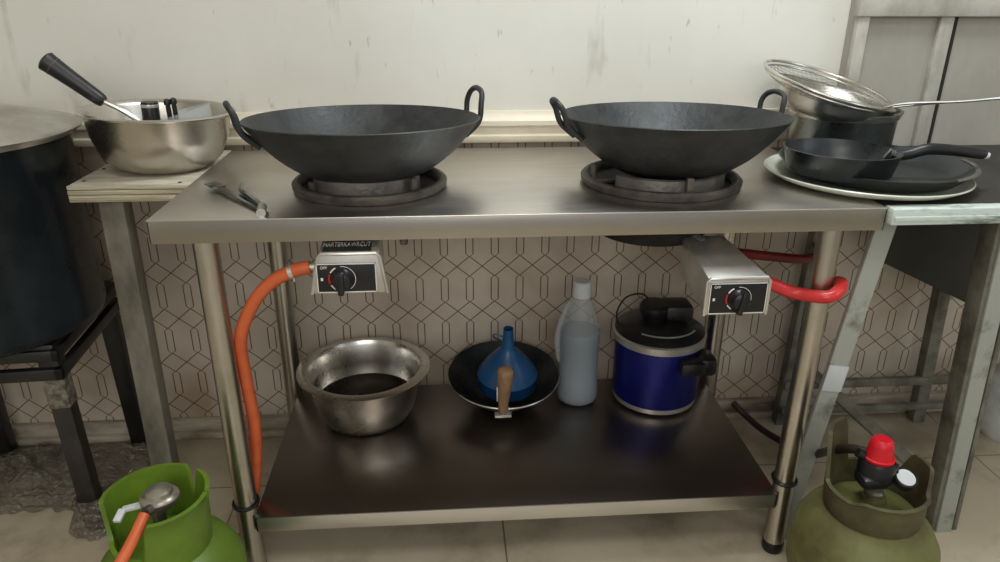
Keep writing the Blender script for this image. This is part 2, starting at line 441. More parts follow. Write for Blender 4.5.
# ------------------------------------------------------------------ burners
def burner(cx, cy, r, label, right, wk):
    t = thing('gas_burner', label, 'gas burner', (cx, cy, H), 'table-top wok burners')
    mb = MB().lathe([(r - .018, .001), (r - .004, .0005), (r, .005), (r + .001, .012), (r - .003, .0165), (r - .009, .0175), (r - .014, .014), (r - .018, .007)], (cx, cy, H), 64, close=True)
    obj('support_ring', mb, M['iron'], t)
    a = -PI / 2; st = .030 if right else .033
    mb = MB().lathe([(r - .034, .004), (r - .028, .004), (r - .030, st), (r - .036, st + .002)], (cx, cy, H), 48, close=True, a0=a - 1.0, a1=a + 1.0)
    obj('wind_shield', mb, M['castgrey'], t)
    for k in range(4):
        an = math.radians((-84 if right else -48) + 90 * k)
        ca, sa = math.cos(an), math.sin(an)
        p = lambda rr, z: V((cx + ca * rr, cy + sa * rr, H + z))
        q_ = p(r - .019, 0); wr = math.hypot(q_.x - wk[0], q_.y - wk[1])
        ph = wk[3] - H + wk[4] * (wr / wk[2]) ** 2.6 - .005 + (wk[1] - q_.y) * .045
        ph = min(ph, .040 if right else .046)
        mb = MB().bar(p(r - .017, .004), p(r - .017, ph), .009, .012, .0015, up=(-sa, ca, 0))
        mb.bar(p(r - .010, .006), p(.05, .006), .010, .006, .0015, up=(0, 0, 1))
        obj('prong', mb, M['iron'], t)
    mb = MB().lathe([(0, .008), (.022, .008), (.026, .006), (.026, .003), (.05, .002), (.052, -.001), (0, -.001)], (cx, cy, H + .002), 36)
    obj('burner_head', mb, M['soot'], t)
    mb = MB().lathe([(0, .0008), (r - .02, .0008), (r - .02, .002), (0, .002)], (cx, cy, H), 48)
    obj('drip_plate', mb, M['soot'], t)
    # control box hung under the front edge
    if right:
        x0, x1, xt0, xt1, yf, z0, z1, zb, yb = .900, 1.006, .900, 1.006, -.030, .572, .640, .672, .10
    else:
        x0, x1, xt0, xt1, yf, z0, z1, zb, yb = .243, .364, .257, .354, -.008, .620, .690, .706, .10
    nb = .03 if right else .0
    xb0, xb1 = (.892, .968) if right else (xt0 + .002, xt1 - .002)
    mb = MB().hexa([(x0, yf, z0), (x1, yf, z0), (xb1, yb, z0 + nb), (xb0, yb, z0 + nb), (xt0, yf, z1), (xt1, yf, z1), (xb1, yb, zb), (xb0, yb, zb)], .003)
    # rolled front lip
    mb.tube([(x0 - .001, yf + .001, z0), (xt0 - .001, yf + .001, z1 - .006), (xt0 + .004, yf, z1), (xt1 - .004, yf, z1), (xt1 + .001, yf + .001, z1 - .006), (x1 + .001, yf + .001, z0)], .0032, 8)
    bx = obj('control_box', mb, M['chrome'], t)
    fx0, fx1, fz0, fz1 = (x0 + .004, x1 - .003, z0 + .004, z1 - .008) if right else (.2525, .3485, .6235, .6740)
    mb = MB().box((fx0, yf - .0022, fz0), (fx1, yf - .0005, fz1), .0004)
    fp = obj('face_plate', mb, M['black'], bx)
    w = .0014
    mb = MB()
    for lo, hi in (((fx0, fz0), (fx1, fz0 + w)), ((fx0, fz1 - w), (fx1, fz1)), ((fx0, fz0), (fx0 + w, fz1)), ((fx1 - w, fz0), (fx1, fz1))):
        mb.box((lo[0], yf - .0030, lo[1]), (hi[0], yf - .0019, hi[1]))
    kx, kz = ((fx0 + fx1) / 2 + .0015, (fz0 + fz1) / 2 - .001) if right else (.2935, .6475)
    # dial arc
    pts = lambda a0, a1, rr, n=14: [(kx + rr * math.cos(math.radians(a0 + (a1 - a0) * i / n)), yf - .0026, kz + rr * math.sin(math.radians(a0 + (a1 - a0) * i / n))) for i in range(n + 1)]
    mb.tube(pts(-55, 95, .0215), .0005, 6)
    mb.tube(pts(118, 150, .0215), .0013, 6); mb.tube(pts(210, 236, .0215), .0013, 6)
    mb.mi = 1; mb.tube(pts(158, 202, .0215), .0016, 6)
    mb.mi = 0
    # flame mark by the dial
    mb.box((fx0 + .006, yf - .0028, kz - .003), (fx0 + .010, yf - .0019, kz + .002), .0003)
    tq = obj('printed_dial', mb, [M['whitepaint'], M['redprint']], bx)
    tq['label'] = 'white and red printed dial marks'
    text('lettering', 'OFF', .0065, face_m((fx0 + .012, yf - .0024, fz1 - .007), (1, 0, 0), (0, 0, 1)), M['whitepaint'], bx)
    m = Matrix.Translation((kx, yf - .002, kz)) @ rot(90, 'X')
    mb = MB().lathe([(0, .020), (.010, .0195), (.0145, .017), (.016, .006), (.0185, .003), (.0185, 0), (0, 0)], n=32, mtx=m)
    an = math.radians(-12 if right else -4)
    dxk, dzk = math.sin(an), -math.cos(an)
    mb.bar((kx - dxk * .017, yf - .014, kz - dzk * .017), (kx + dxk * .022, yf - .014, kz + dzk * .022), .010, .024, .003)
    obj('knob', mb, M['black'], bx)
    if not right:
        # label plate on the sloping top
        s = (zb - z1) / (yb - yf); ax = (1, 0, 0); ay = V((0, 1, s)).normalized()
        y0 = yf + .007; y1 = yf + .05
        mb = MB().hexa([(.262, y0, z1 + s * .007 + .0003), (.342, y0, z1 + s * .007 + .0003), (.340, y1, z1 + s * .05 + .0003), (.266, y1, z1 + s * .05 + .0003),
                        (.262, y0, z1 + s * .007 + .0014), (.342, y0, z1 + s * .007 + .0014), (.340, y1, z1 + s * .05 + .0014), (.266, y1, z1 + s * .05 + .0014)])
        lp = obj('label_plate', mb, M['labelplate'], bx)
        text('lettering', 'HARTERKAWRCUT', .0105, Matrix.Translation((.301, yf + .0285, z1 + s * .0285 + .0020)) @ face_m((0, 0, 0), ax, ay) @ Matrix.Diagonal((.85, 2.0, 1, 1)), M['whitepaint'], bx)
    # inlet pipe to burner head, and hose tail
    if right:
        mb = MB().tube([(.925, .09, .655), (.90, .13, .67), (cx + .02, cy - .02, .69), (cx, cy, .745)], [.016, .014, .016, .03], 12, smooth=5)
        obj('mixing_tube', mb, M['chrome'], t)
        mb = MB().lathe([(0, -.112), (.05, -.11), (.10, -.092), (.118, -.062), (.121, -.045), (.124, -.045), (.122, -.066), (.103, -.097), (.05, -.115), (0, -.117)], (cx - .01, .20, H), 48)
        obj('drip_bowl', mb, M['soot'], t)
        mb = MB().tube([(1.003, .03, .612), (1.022, .03, .610)], .007, 12)
        obj('gas_inlet', mb, M['chrome'], t)
    else:
        mb = MB().tube([(.305, .09, .67), (.31, .13, .68), (cx, cy - .02, .69), (cx, cy, .745)], [.016, .014, .016, .03], 12, smooth=5)
        obj('mixing_tube', mb, M['chrome'], t)
        mb = MB().tube([(.25, .03, .655), (.226, .03, .653)], .007, 12)
        obj('gas_inlet', mb, M['chrome'], t)
        mb = MB().lathe([(0, -.010), (.006, -.010), (.007, -.006), (.007, 0), (0, 0)], (.394, .02, .705), 16)
        obj('screw', mb, M['iron'], t)
    return t
burner(.328, .19, .139, 'left gas burner with cast ring and knob box above the round steel basin', False, (.321, .19, .208, .757, .114))
burner(.868, .19, .148, 'right gas burner with cast ring and low-hanging knob box on a red hose', True, (.884, .19, .206, .758, .115))

# ------------------------------------------------------------------ woks
def wok(cx, cy, R, h, zb, label, angs, tilt):
    t = thing('wok', label, 'wok', (cx, cy, zb), 'large iron woks')
    zz = lambda r: h * (r / R) ** 2.6
    prof = [(R * i / 20, zz(R * i / 20)) for i in range(21)]
    inner = [(max(0, r - .0015 if r else 0), z + .0028) for r, z in prof]
    P = prof + [(R + .0012, h + .001), (R - .0005, h + .0026)] + inner[::-1][1:]
    m = about((cx, cy, zb), rot(tilt[0], 'X') @ rot(tilt[1], 'Y'))
    obj('bowl', MB().lathe(P, (cx, cy, zb), 72).xf(m), M['wok'], t, 60)
    for a, out, hw, hh in angs:
        a = math.radians(a)
        e = V((math.cos(a), math.sin(a), 0)); tg = V((-math.sin(a), math.cos(a), 0)); o = V((cx, cy, zb))
        def q(r, s, z): return o + e * r + tg * s + V((0, 0, z))
        pts = [q(R - .026, -hw, h - .036), q(R + .001, -hw, h - .012), q(R + out * .5, -hw * 1.02, h + hh * .45), q(R + out * .9, -hw * .75, h + hh * .85),
               q(R + out, 0, h + hh), q(R + out * .9, hw * .75, h + hh * .85), q(R + out * .5, hw * 1.02, h + hh * .45), q(R + .001, hw, h - .012), q(R - .026, hw, h - .036)]
        obj('handle', MB().tube(pts, .0052, 10, smooth=5).xf(m), M['wok'], t)
    return t
wok(.321, .19, .208, .114, .757, 'left black iron wok on the burner beside the steel bowl', ((20, .012, .034, .046), (200, .018, .024, .036)), (-2.6, 0))
wok(.884, .19, .206, .115, .758, 'right black iron wok on the burner beside the frying pans', ((14, .014, .032, .036), (188, .022, .024, .032)), (-2.6, 0))

# ------------------------------------------------------------------ hoses
def hose(pts, r, m, label, loc, extra=None, group=None):
    rr = r[0] if isinstance(r, list) else r
    t = thing('gas_hose', label, 'hose', loc, group)
    obj('rubber_tube', MB().tube(pts, r, 14, smooth=8), m, t)
    if extra:
        a, b = V(extra[0]), V(extra[1])
        mb = MB().tube([a, b], rr + .0015, 16)
        mb.tube([a + V((0, -.001, -rr - .001)), a + V((0, -.001, -rr - .008))], .002, 8)
        obj('clamp', mb, M['chrome'], t)
    return t
hose([(.236, .03, .654), (.205, .03, .647), (.165, .035, .624), (.128, .04, .580), (.100, .045, .515), (.0965, .055, .43), (.098, .062, .33), (.090, .068, .25), (.070, .075, .15), (.05, .09, .06), (-.04, .07, .016), (-.22, -.02, .015), (-.29, -.22, .03), (-.17, -.36, .12), (-.062, -.31, .25), (-.024, -.235, .306), (-.013, -.183, .330)],
     [.0115] * 14 + [.0100, .0088, .0085], M['orange'], 'orange rubber gas hose from the left burner down to the green cylinder', (.1, .04, 0), ((.207, .03, .648), (.200, .03, .646)))
hose([(1.012, .03, .610), (1.04, .028, .602), (1.08, .02, .588), (1.122, -.010, .592), (1.148, .0, .600), (1.168, .03, .600), (1.184, .080, .575), (1.181, .120, .50), (1.180, .125, .35), (1.178, .12, .03)],
     .0115, M['red'], 'glossy red gas hose from the right burner past the table leg', (1.1, .03, 0))
hose([(.99, .14, .625), (1.04, .16, .612), (1.12, .19, .592), (1.19, .22, .575), (1.27, .32, .545), (1.36, .49, .50), (1.388, .530, .44), (1.384, .531, .3), (1.376, .500, .07)],
     .0095, M['darkred'], 'thin dark red hose running behind the glossy red one', (1.1, .24, 0))
hose([(1.215, .500, .06), (1.242, .48, .035), (1.268, .42, .025), (1.290, .32, .045), (1.258, .22, .10), (1.226, .13, .155), (1.196, .02, .245), (1.168, -.05, .30), (1.170, -.10, .338), (1.182, -.125, .346)],
     .0085, M['brownhose'], 'dark brown hose from the floor behind the table to the red-capped regulator', (1.25, .3, 0))

# ------------------------------------------------------------------ gas cylinders
def cylinder(cx, cy, label, paint, colpaint, hfun, name_r):
    t = thing('gas_cylinder', label, 'gas cylinder', (cx, cy, 0), 'small green gas cylinders')
    R = .120 if name_r == 'L' else .124
    prof = [(0, .035), (.05, .032), (.096, .045), (.117, .075), (R - .001, .10), (R, .115), (R, .128), (R + .002, .131), (R + .002, .137), (R, .140), (R, .158), (.119, .184), (.104, .212), (.084, .232), (.05, .246), (.022, .255), (.020, .262), (0, .262)]
    obj('tank', MB().lathe(prof, (cx, cy, 0), 64), paint, t, 50)
    obj('foot_ring', MB().lathe([(.100, 0), (.104, 0), (.106, .05), (.102, .06), (.098, .055)], (cx, cy, 0), 48, close=True), paint, t)
    # collar: a band whose height changes with the angle
    mb = MB(); n = 96; rc = .075 if name_r == 'L' else .081
    rings = []
    for k in range(n):
        a = 2 * PI * k / n; z1 = hfun(math.degrees(a)); fl = .006 * max(0, z1 - .28) / .07
        row = [(rc - .001, .236), (rc + .001, .26), (rc + fl * .5, (z1 + .26) / 2), (rc + fl, z1 - .004), (rc + fl + .003, z1), (rc + fl - .004, z1 + .001), (rc + fl - .005, z1 - .006), (rc - .004, .26), (rc - .005, .236)]
        rings.append([mb.bm.verts.new((cx + r * math.cos(a), cy + r * math.sin(a), z)) for r, z in row])
    for k in range(n):
        A, B = rings[k], rings[(k + 1) % n]
        for i in range(len(A) - 1): mb.bm.faces.new((A[i], B[i], B[i + 1], A[i + 1]))
    obj('collar', mb, colpaint, t, 50)
    mb = MB().lathe([(0, 0), (.014, 0), (.015, .012), (.011, .016), (.011, .040), (.014, .042), (.014, .050), (0, .052)], (cx, cy, .26), 20)
    obj('valve', mb, M['greyplastic'], t)
    return t
def sm(x): return x * x * (3 - 2 * x)
def bump_(a, c, w, s):
    d = abs((a - c + 180) % 360 - 180)
    return 1 if d < w else (sm(max(0, 1 - (d - w) / s)))
def hL(a): return .275 + .070 * max(bump_(a, 130, 60, 10), bump_(a, 30, 22, 10), bump_(a, 320, 40, 12)) - .01
def hR(a): return .284 + .088 * bump_(a, 132, 24, 10) + .042 * bump_(a, 5, 14, 16) + .010 * bump_(a, 270, 40, 20)
cylinder(-.012, -.140, 'bright green gas cylinder by the left front leg, with grey regulator', M['green'], M['green'], hL, 'L')
cylinder(1.205, -.135, 'dirty olive green gas cylinder by the right front leg, with red-capped regulator', M['greendirt'], M['collardirt'], hR, 'R')
gx, gy = -.004, -.142
t = thing('regulator', 'round grey gas regulator on the bright green cylinder, feeding the orange hose', 'regulator', (gx, gy, .312))
obj('body', MB().lathe([(0, 0), (.016, 0), (.018, .006), (.027, .010), (.030, .015), (.030, .021), (.027, .025), (.022, .027), (.020, .033), (.012, .037), (0, .038)], (gx, gy, .312), 36), M['greyplastic'], t)
obj('outlet', MB().tube([(gx - .002, gy - .02, .328), (gx - .009, gy - .038, .331)], .0085, 12), M['iron'], t)
mb = MB().bar((gx - .026, gy + .0, .318), (gx - .060, gy - .004, .312), .012, .006, .001, up=(0, 0, 1)).bar((gx - .058, gy - .006, .314), (gx - .060, gy - .028, .308), .012, .006, .001, up=(0, 0, 1))
o = obj('lever', mb, M['white'], t); o['label'] = 'white lever'
gx, gy = 1.197, -.135
t = thing('regulator', 'black gas regulator with a red cap and pale gauge on the olive cylinder', 'regulator', (gx, gy, .300))
obj('body', MB().lathe([(0, -.015), (.024, -.015), (.030, -.008), (.031, .022), (.027, .030), (0, .030)], (gx, gy, .312), 32).box((gx - .035, gy - .03, .296), (gx + .012, gy + .01, .318), .008).tube([(gx, gy, .328), (gx + .03, gy - .012, .326)], .010, 12).tube([(gx, gy, .335), (gx - .035, gy + .008, .35)], .008, 12), M['black'], t)
c_ = obj('cap', MB().lathe([(.025, .030), (.026, .035), (.0225, .036), (.0195, .058), (.0175, .066), (.013, .070), (0, .071)], (gx, gy, .312), 32), M['redcap'], t); c_['label'] = 'red cap'
m = Matrix.Translation((gx + .038, gy - .026, .318)) @ rot(25, 'X')
g = obj('gauge', MB().lathe([(0, -.012), (.018, -.012), (.019, .002), (.017, .004), (.016, .002), (0, .002)], n=28, mtx=m), M['black'], t)
o = obj('dial', MB().lathe([(0, .0035), (.0155, .003), (.0155, .002), (0, .002)], n=28, mtx=m), M['white'], g); o['label'] = 'pale gauge face'

# ------------------------------------------------------------------ basins and things on the shelf
def basin(name, c, rb, rt, h, lip, m, label, cat, tilt=None, parts=()):
    t = thing(name, label, cat, c)
    prof = [(0, 0), (rb * .9, 0), (rb, .004), (rb + (rt - rb) * .48, h * .22), (rb + (rt - rb) * .84, h * .58), (rt, h * .93), (rt + .004, h * .98), (rt + lip * .6, h), (rt + lip, h - .001), (rt + lip + .001, h - .004), (rt + lip + .002, h - .001), (rt + lip * .8, h + .0022), (rt + .003, h + .0015), (rt - .003, h * .93), (rb + (rt - rb) * .84 - .002, h * .58), (rb + (rt - rb) * .48 - .002, h * .22 + .002), (rb - .004, .008), (rb * .85, .0045), (0, .004)]
    mb = MB().lathe(prof, c, 72)
    if tilt is not None: mb.xf(about(c, tilt))
    obj('shell', mb, m, t, 50)
    return t
t = basin('steel_basin', (.268, .362, SZ + .001), .098, .127, .126, .022, M['bowl'], 'round stainless basin with dark liquid on the lower shelf', 'basin')
obj('liquid', MB().lathe([(0, .046), (.1125, .046), (.1125, .044), (0, .044)], (.268, .362, SZ), 48), M['sauce'], t)

# small black pan with a wooden handle towards the viewer
pc = V((.592, .406, SZ + .012)); tl = about(pc, rot(8, 'X'))
t = thing('frying_pan', 'small black rounded pan with upright wooden handle on the lower shelf', 'pan', pc)
R, h = .131, .066
prof = [(0, 0), (.055, 0), (.062, .003)] + [(.062 + (R - .062) * k / 8, .003 + (h - .003) * (k / 8) ** 1.3) for k in range(1, 9)]
P = prof + [(R + .003, h + .001), (R + .001, h + .003)]
obj('outer_shell', MB().lathe(P, pc, 64).xf(tl), M['dullbowl'], t, 60)
inn = [(0, .003), (.055, .003)] + [(.060 + (R - .060) * k / 8, .006 + (h - .003) * (k / 8) ** 1.3) for k in range(1, 9)]
obj('coating', MB().lathe(inn, pc, 64).xf(tl), M['nonstick'], t, 60)
mb = MB().tube([tl @ (pc + V((0, -.112, .040))), V((.582, .268, .212)), V((.580, .258, .220))], [.012, .013, .010], 12, smooth=4).bar(V((.562, .272, .196)), V((.600, .272, .196)), .02, .007, .002, up=(0, 0, 1))
obj('bracket', mb, M['chrome'], t)
hp = [V((.580, .256, .214)), V((.580, .248, .244)), V((.581, .236, .290)), V((.582, .226, .330)), V((.582, .224, .340))]
mb = MB().tube(hp, [.0095, .0115, .0160, .0180, .009], 14, smooth=5)
mb.mi = 1; mb.bar(hp[1] + V((-.014, -.004, .005)), hp[2] + V((-.016, -.003, .0)), .003, .004, .001)
obj('handle', mb, [M['wood'], M['white']], t)
# blue funnel upside down in it
fc = V((.600, .392, SZ + .052)); tl2 = about(fc, rot(8, 'X'))
t = thing('funnel', 'blue plastic funnel standing upside down in the small black pan', 'funnel', fc)
prof = [(.069, 0), (.071, .002), (.070, .030), (.072, .032), (.070, .036), (.056, .058), (.032, .088), (.018, .102), (.0145, .110), (.0115, .158), (.010, .158), (.0125, .110), (.016, .100), (.030, .085), (.054, .055), (.067, .034), (.068, .004)]
obj('cone', MB().lathe(prof, fc, 56, close=True).xf(tl2), M['blue'], t, 50)
o = obj('hanging_tab', MB().tube([fc + V((-.008, .030, .110)), fc + V((-.028, .034, .115)), fc + V((-.030, .036, .107)), fc + V((-.014, .034, .098))], .002, 8, smooth=4), M['blue'], t)

# bottle
bc = V((.772, .400, SZ + .001))
t = thing('plastic_bottle', 'translucent white bottle half full of grey-blue liquid on the shelf', 'bottle', bc)
def bottle_prof(s):
    return [(0, 0), (.040 - s, 0), (.047 - s, .006), (.049 - s, .020), (.048 - s, .060), (.0465 - s, .064), (.0465 - s, .150), (.048 - s, .156), (.048 - s, .186), (.044 - s, .205), (.033 - s, .238), (.024 - s, .262), (.0205 - s, .268), (.0205 - s, .276)]
o_ = bottle_prof(0)
obj('bottle_body', MB().lathe(o_ + [(.0180, .276), (.0180, .268)], bc, 40), M['hdpe'], t, 60)
lp = [(r, max(z, .002)) for r, z in bottle_prof(.002) if z <= .187]
o = obj('liquid', MB().lathe(lp + [(0, lp[-1][1])], bc, 40), M['liquid'], t, 60); o['label'] = 'grey-blue liquid'
mb = MB().tube([bc + V((-.018, .0, .262)), bc + V((-.034, .0, .240)), bc + V((-.052, .0, .175)), bc + V((-.049, .0, .120)), bc + V((-.044, .0, .100))], [.005, .007, .008, .007, .005], 10, smooth=4)
obj('grip', mb, M['hdpe'], t)
obj('cap', MB().lathe([(0, .310), (.018, .309), (.021, .306), (.0225, .276), (.0225, .272), (.0195, .272), (.0195, .276), (0, .276)], bc, 32), M['white'], t)

# blue pot with a black lid
qc = V((.962, .398, SZ + .001)); R = .102
PH = .020
t = thing('lidded_pot', 'blue enamel pot with steel bands and a black lid on the lower shelf', 'pot', qc)
obj('pot_body', MB().lathe([(0, .004), (R - .008, .004), (R - .002, .018), (R, .022), (R, .162), (R - .001, .166)], qc, 56), M['navy'], t, 50)
b1 = obj('base_band', MB().lathe([(0, 0), (R - .012, 0), (R - .003, .006), (R - .001, .018), (R - .006, .0185)], qc, 56), M['chrome'], t); b1['label'] = 'steel base band'
q0 = qc.copy(); qc = qc + V((0, 0, PH))
b2 = obj('rim_band', MB().lathe([(R - .001, .142), (R + .006, .144), (R + .007, .160), (R + .003, .163), (R - .004, .162)], qc, 56), M['chrome'], t); b2['label'] = 'steel rim band'
lid = obj('lid', MB().lathe([(R + .001, .162), (R + .003, .166), (R - .006, .172), (R - .010, .176), (.075, .184), (.045, .192), (.0, .194)], qc, 56), M['black'], t)
mb = MB()
mb.lathe([(0, .19), (.026, .19), (.028, .200), (.036, .212), (.036, .224), (.030, .231), (0, .233)], qc + V((-.016, 0, 0)), 28)
mb.box(qc + V((.002, -.034, .192)), qc + V((.070, .034, .232)), .012)
obj('lid_knob', mb, M['black'], lid)
mb = MB().lathe([(.080, .1795), (.083, .1815), (.086, .179)], qc, 48, a0=-PI * .75, a1=-PI * .2)
obj('lid_ring', mb, M['chrome'], lid)
mb = MB().box(qc + V((.018, -.128, .098)), qc + V((.078, -.080, .134)), .013); mb.box(qc + V((.062, -.118, .092)), qc + V((.108, -.050, .138)), .014)
obj('side_handle', mb, M['black'], t)
mb = MB().tube([qc + V((-.095, .02, .165)), qc + V((-.100, .02, .200)), qc + V((-.078, .03, .232)), qc + V((-.040, .03, .240)), qc + V((-.02, .02, .222))], .0022, 8, smooth=5)
obj('wire_bail', mb, M['soot'], t)

# ------------------------------------------------------------------ left shelf, bowl, tools
ls = thing('side_shelf', 'pale worn plywood shelf on grey timber posts left of the steel table', 'shelf', (-.11, .38, 0))
mb = MB().box((-.228, .232, H - .033), (-.008, .525, H - .002), .002)
obj('board', mb, M['woodwhite'], ls)
mb = MB().box((-.228, .226, H - .033), (-.008, .2325, H - .020), .001).box((-.228, .225, H - .019), (-.008, .2325, H - .011), .001).box((-.228, .226, H - .010), (-.008, .2325, H - .002), .001)
o = obj('front_edge', mb, M['plyedge'], ls); o['label'] = 'layered plywood front edge'
obj('post', MB().bar((-.186, .30, 0), (-.180, .30, H - .033), .048, .042, .004), M['greypaint'], ls)
mb = MB()
for x, y in ((-.212, .262), (-.216, .36), (-.03, .242)): obj('screw', MB().lathe([(0, .0018), (.003, .0012), (.004, 0)], (x, y, H - .002), 12), M['soot'], ls)

bc = V((-.100, .370, H + .002)); tb_ = rot(2.5, 'Y') @ rot(-1, 'X')
t = basin('steel_bowl', bc, .092, .134, .110, .009, M['dullbowl'], 'deep stainless bowl holding a spatula on the plywood side shelf', 'bowl', tb_)
# folded lug on the rim
mb = MB().bar(bc + V((-.150, -.01, .117)), bc + V((-.132, -.030, .134)), .022, .003, .001, up=(1, 0, .4))
# spatula
t = thing('spatula', 'steel spatula with thick black handle leaning out of the bowl', 'spatula', bc + V((0, 0, .006)))
A, B, Cc = V((-.278, .345, .960)), V((-.186, .350, .880)), V((-.150, .352, .860))
obj('handle', MB().tube([A, A + (B - A) * .04, A + (B - A) * .16, A + (B - A) * .5, A + (B - A) * .9, B], [.012, .0195, .018, .0155, .0135, .010], 14, smooth=3), M['black'], t)
hd = (B - A).normalized()
o = obj('collar', MB().tube([A + (B - A) * .155, A + (B - A) * .175], .0184, 14), M['iron'], t)
mb = MB().tube([B - hd * .005, Cc, V((-.105, .365, .815)), V((-.085, .37, .795))], [.0055, .005, .005, .004], 10, smooth=3)
mb.bar(V((-.09, .37, .80)), V((-.055, .375, .768)), .05, .003, .001)
obj('shaft', mb, M['dullbowl'], t)
# black cylindrical grip and a small clip in the bowl
mb = MB().lathe([(0, 0), (.0155, 0), (.0165, .003), (.0165, .080), (.015, .084), (0, .085)], (-.113, .372, .793), 28)
mb.mi = 1; mb.lathe([(.0168, .074), (.0172, .077), (.0168, .080)], (-.113, .372, .793), 28)
solo('utensil_handle', mb.xf(about((-.113, .372, .793), rot(2, 'Y'))), [M['black'], M['chrome']], 'short upright black cylindrical handle with pale ring in the steel bowl', 'utensil', (-.113, .372, .793))
mb = MB()
for dx, hh in ((-.008, .078), (.004, .080)):
    mb.tube([(-.066 + dx, .372, .795), (-.068 + dx, .372, .795 + hh)], [.005, .0045], 10)
    mb.lathe([(0, .012), (.005, .010), (.007, .004), (.0065, 0), (0, 0)], (-.068 + dx, .372, .793 + hh), 14)
solo('tongs', mb, M['black'], 'pair of small dark grips standing in the right of the steel bowl', 'utensil', (-.066, .372, .795))
mb = MB().lathe([(0, 0), (.05, 0), (.055, .004), (.060, .030), (.0585, .030), (.053, .006), (0, .004)], n=40, mtx=Matrix.Translation((-.058, .410, .822)) @ rot(-16, 'Y'))
solo('glass_dish', mb, M['glass'], 'clear glass dish lying inside the steel bowl', 'dish', (-.058, .410, .822))

# spark lighter / tongs lying on the table
t = thing('tongs', 'steel tongs with two spread arms lying at the left front of the table', 'tongs', (.15, .07, H))
z = H + .006
o = obj('arm', MB().bar((.162, .040, z + .001), (.062, .165, z + .004), .013, .002, .0006, up=(0, 0, 1)).bar((.066, .160, z + .004), (.040, .196, z + .002), .022, .003, .001, up=(0, 0, 1)), M['darksteel'], t)
obj('arm', MB().tube([(.166, .040, z + .002), (.135, .085, z + .008), (.112, .125, z + .007), (.100, .185, z + .004)], [.005, .0055, .004, .002], 8, smooth=4), M['darksteel'], t)
obj('hinge', MB().tube([(.166, .042, z + .001), (.172, .006, z + .001)], .0075, 14), M['chrome'], t)

# ------------------------------------------------------------------ black stockpot on black stool
sc = V((-.475, .335, 0)); rz = rot(4, 'Z')
def S(x, y, z): return sc + (rz @ V((x, y, z)))
t = thing('stool', 'black plastic stool under the big black stockpot', 'stool', sc)
SH = .45
mb = MB().box((-.17, -.17, SH - .022), (.17, .17, SH), .01, Matrix.Translation(sc) @ rz)
obj('seat', mb, M['stool'], t)
mb = MB()
for a, b, c, d in (((-.178, -.178), (.178, -.160), 0, 0), ((-.178, .160), (.178, .178), 0, 0), ((-.178, -.178), (-.160, .178), 0, 0), ((.160, -.178), (.178, .178), 0, 0)):
    mb.box((a[0], a[1], SH - .075), (b[0], b[1], SH - .050), .004, Matrix.Translation(sc) @ rz)
    mb.box((a[0], a[1], SH - .035), (b[0], b[1], SH - .010), .006, Matrix.Translation(sc) @ rz)
obj('apron', mb, M['stool'], t)
for sx_, sy_ in ((1, -1), (1, 1), (-1, -1), (-1, 1)):
    a = S(sx_ * .150, sy_ * .148, SH - .012); b = S(sx_ * (.160), sy_ * .150 + (0 if sy_ < 0 else .01), 0)
    ax = (rz @ V((0, 1, 0)))
    lg = obj('leg', MB().bar(b, a, .038, .036, .004, up=ax), M['stoolleg'] if (sx_, sy_) == (1, -1) else M['stool'], t)
    if (sx_, sy_) == (1, -1):
        u = (a - b)
        tp = obj('tape_wrap', MB().bar(b + u * .70, b + u * .86, .041, .039, .003, up=ax), M['tape'], lg); tp['label'] = 'shiny clear tape wrapped round the leg'
pc_ = V((-.468, .288, SH + .001)); R = .216
t = thing('stockpot', 'huge black stockpot with domed metal lid standing on the stool', 'pot', pc_)
obj('pot_body', MB().lathe([(0, 0), (R - .02, 0), (R - .004, .008), (R, .022), (R, .365), (R + .004, .370), (R + .004, .376), (R - .002, .378), (R - .004, .365), (R - .004, .02), (0, .006)], pc_, 72), M['blackpaint'], t, 50)
mb = MB().tube([pc_ + V((R * math.cos(a) * 1.0, R * math.sin(a), .30)) + V((math.cos(a), math.sin(a), 0)) * o for a, o in ((-1.75, 0), (-1.72, .03), (-1.5, .035), (-1.30, .03), (-1.27, 0))], .006, 10, smooth=4)
obj('side_handle', mb, M['blackpaint'], t)
mb = MB().lathe([(R + .022, .384), (R + .024, .388), (R + .019, .391), (R + .008, .392), (R - .02, .402), (R * .6, .420), (R * .3, .428), (0, .430), (0, .427), (R * .6, .416), (R - .02, .398), (R + .008, .384), (R + .006, .374), (R + .002, .374)], pc_, 72)
lid = obj('lid', mb, M['alu'], t, 60); lid['label'] = 'domed grey metal lid'
obj('lid_knob', MB().lathe([(0, .428), (.012, .428), (.010, .444), (.024, .454), (.024, .462), (.015, .468), (0, .469)], pc_, 28), M['black'], lid)

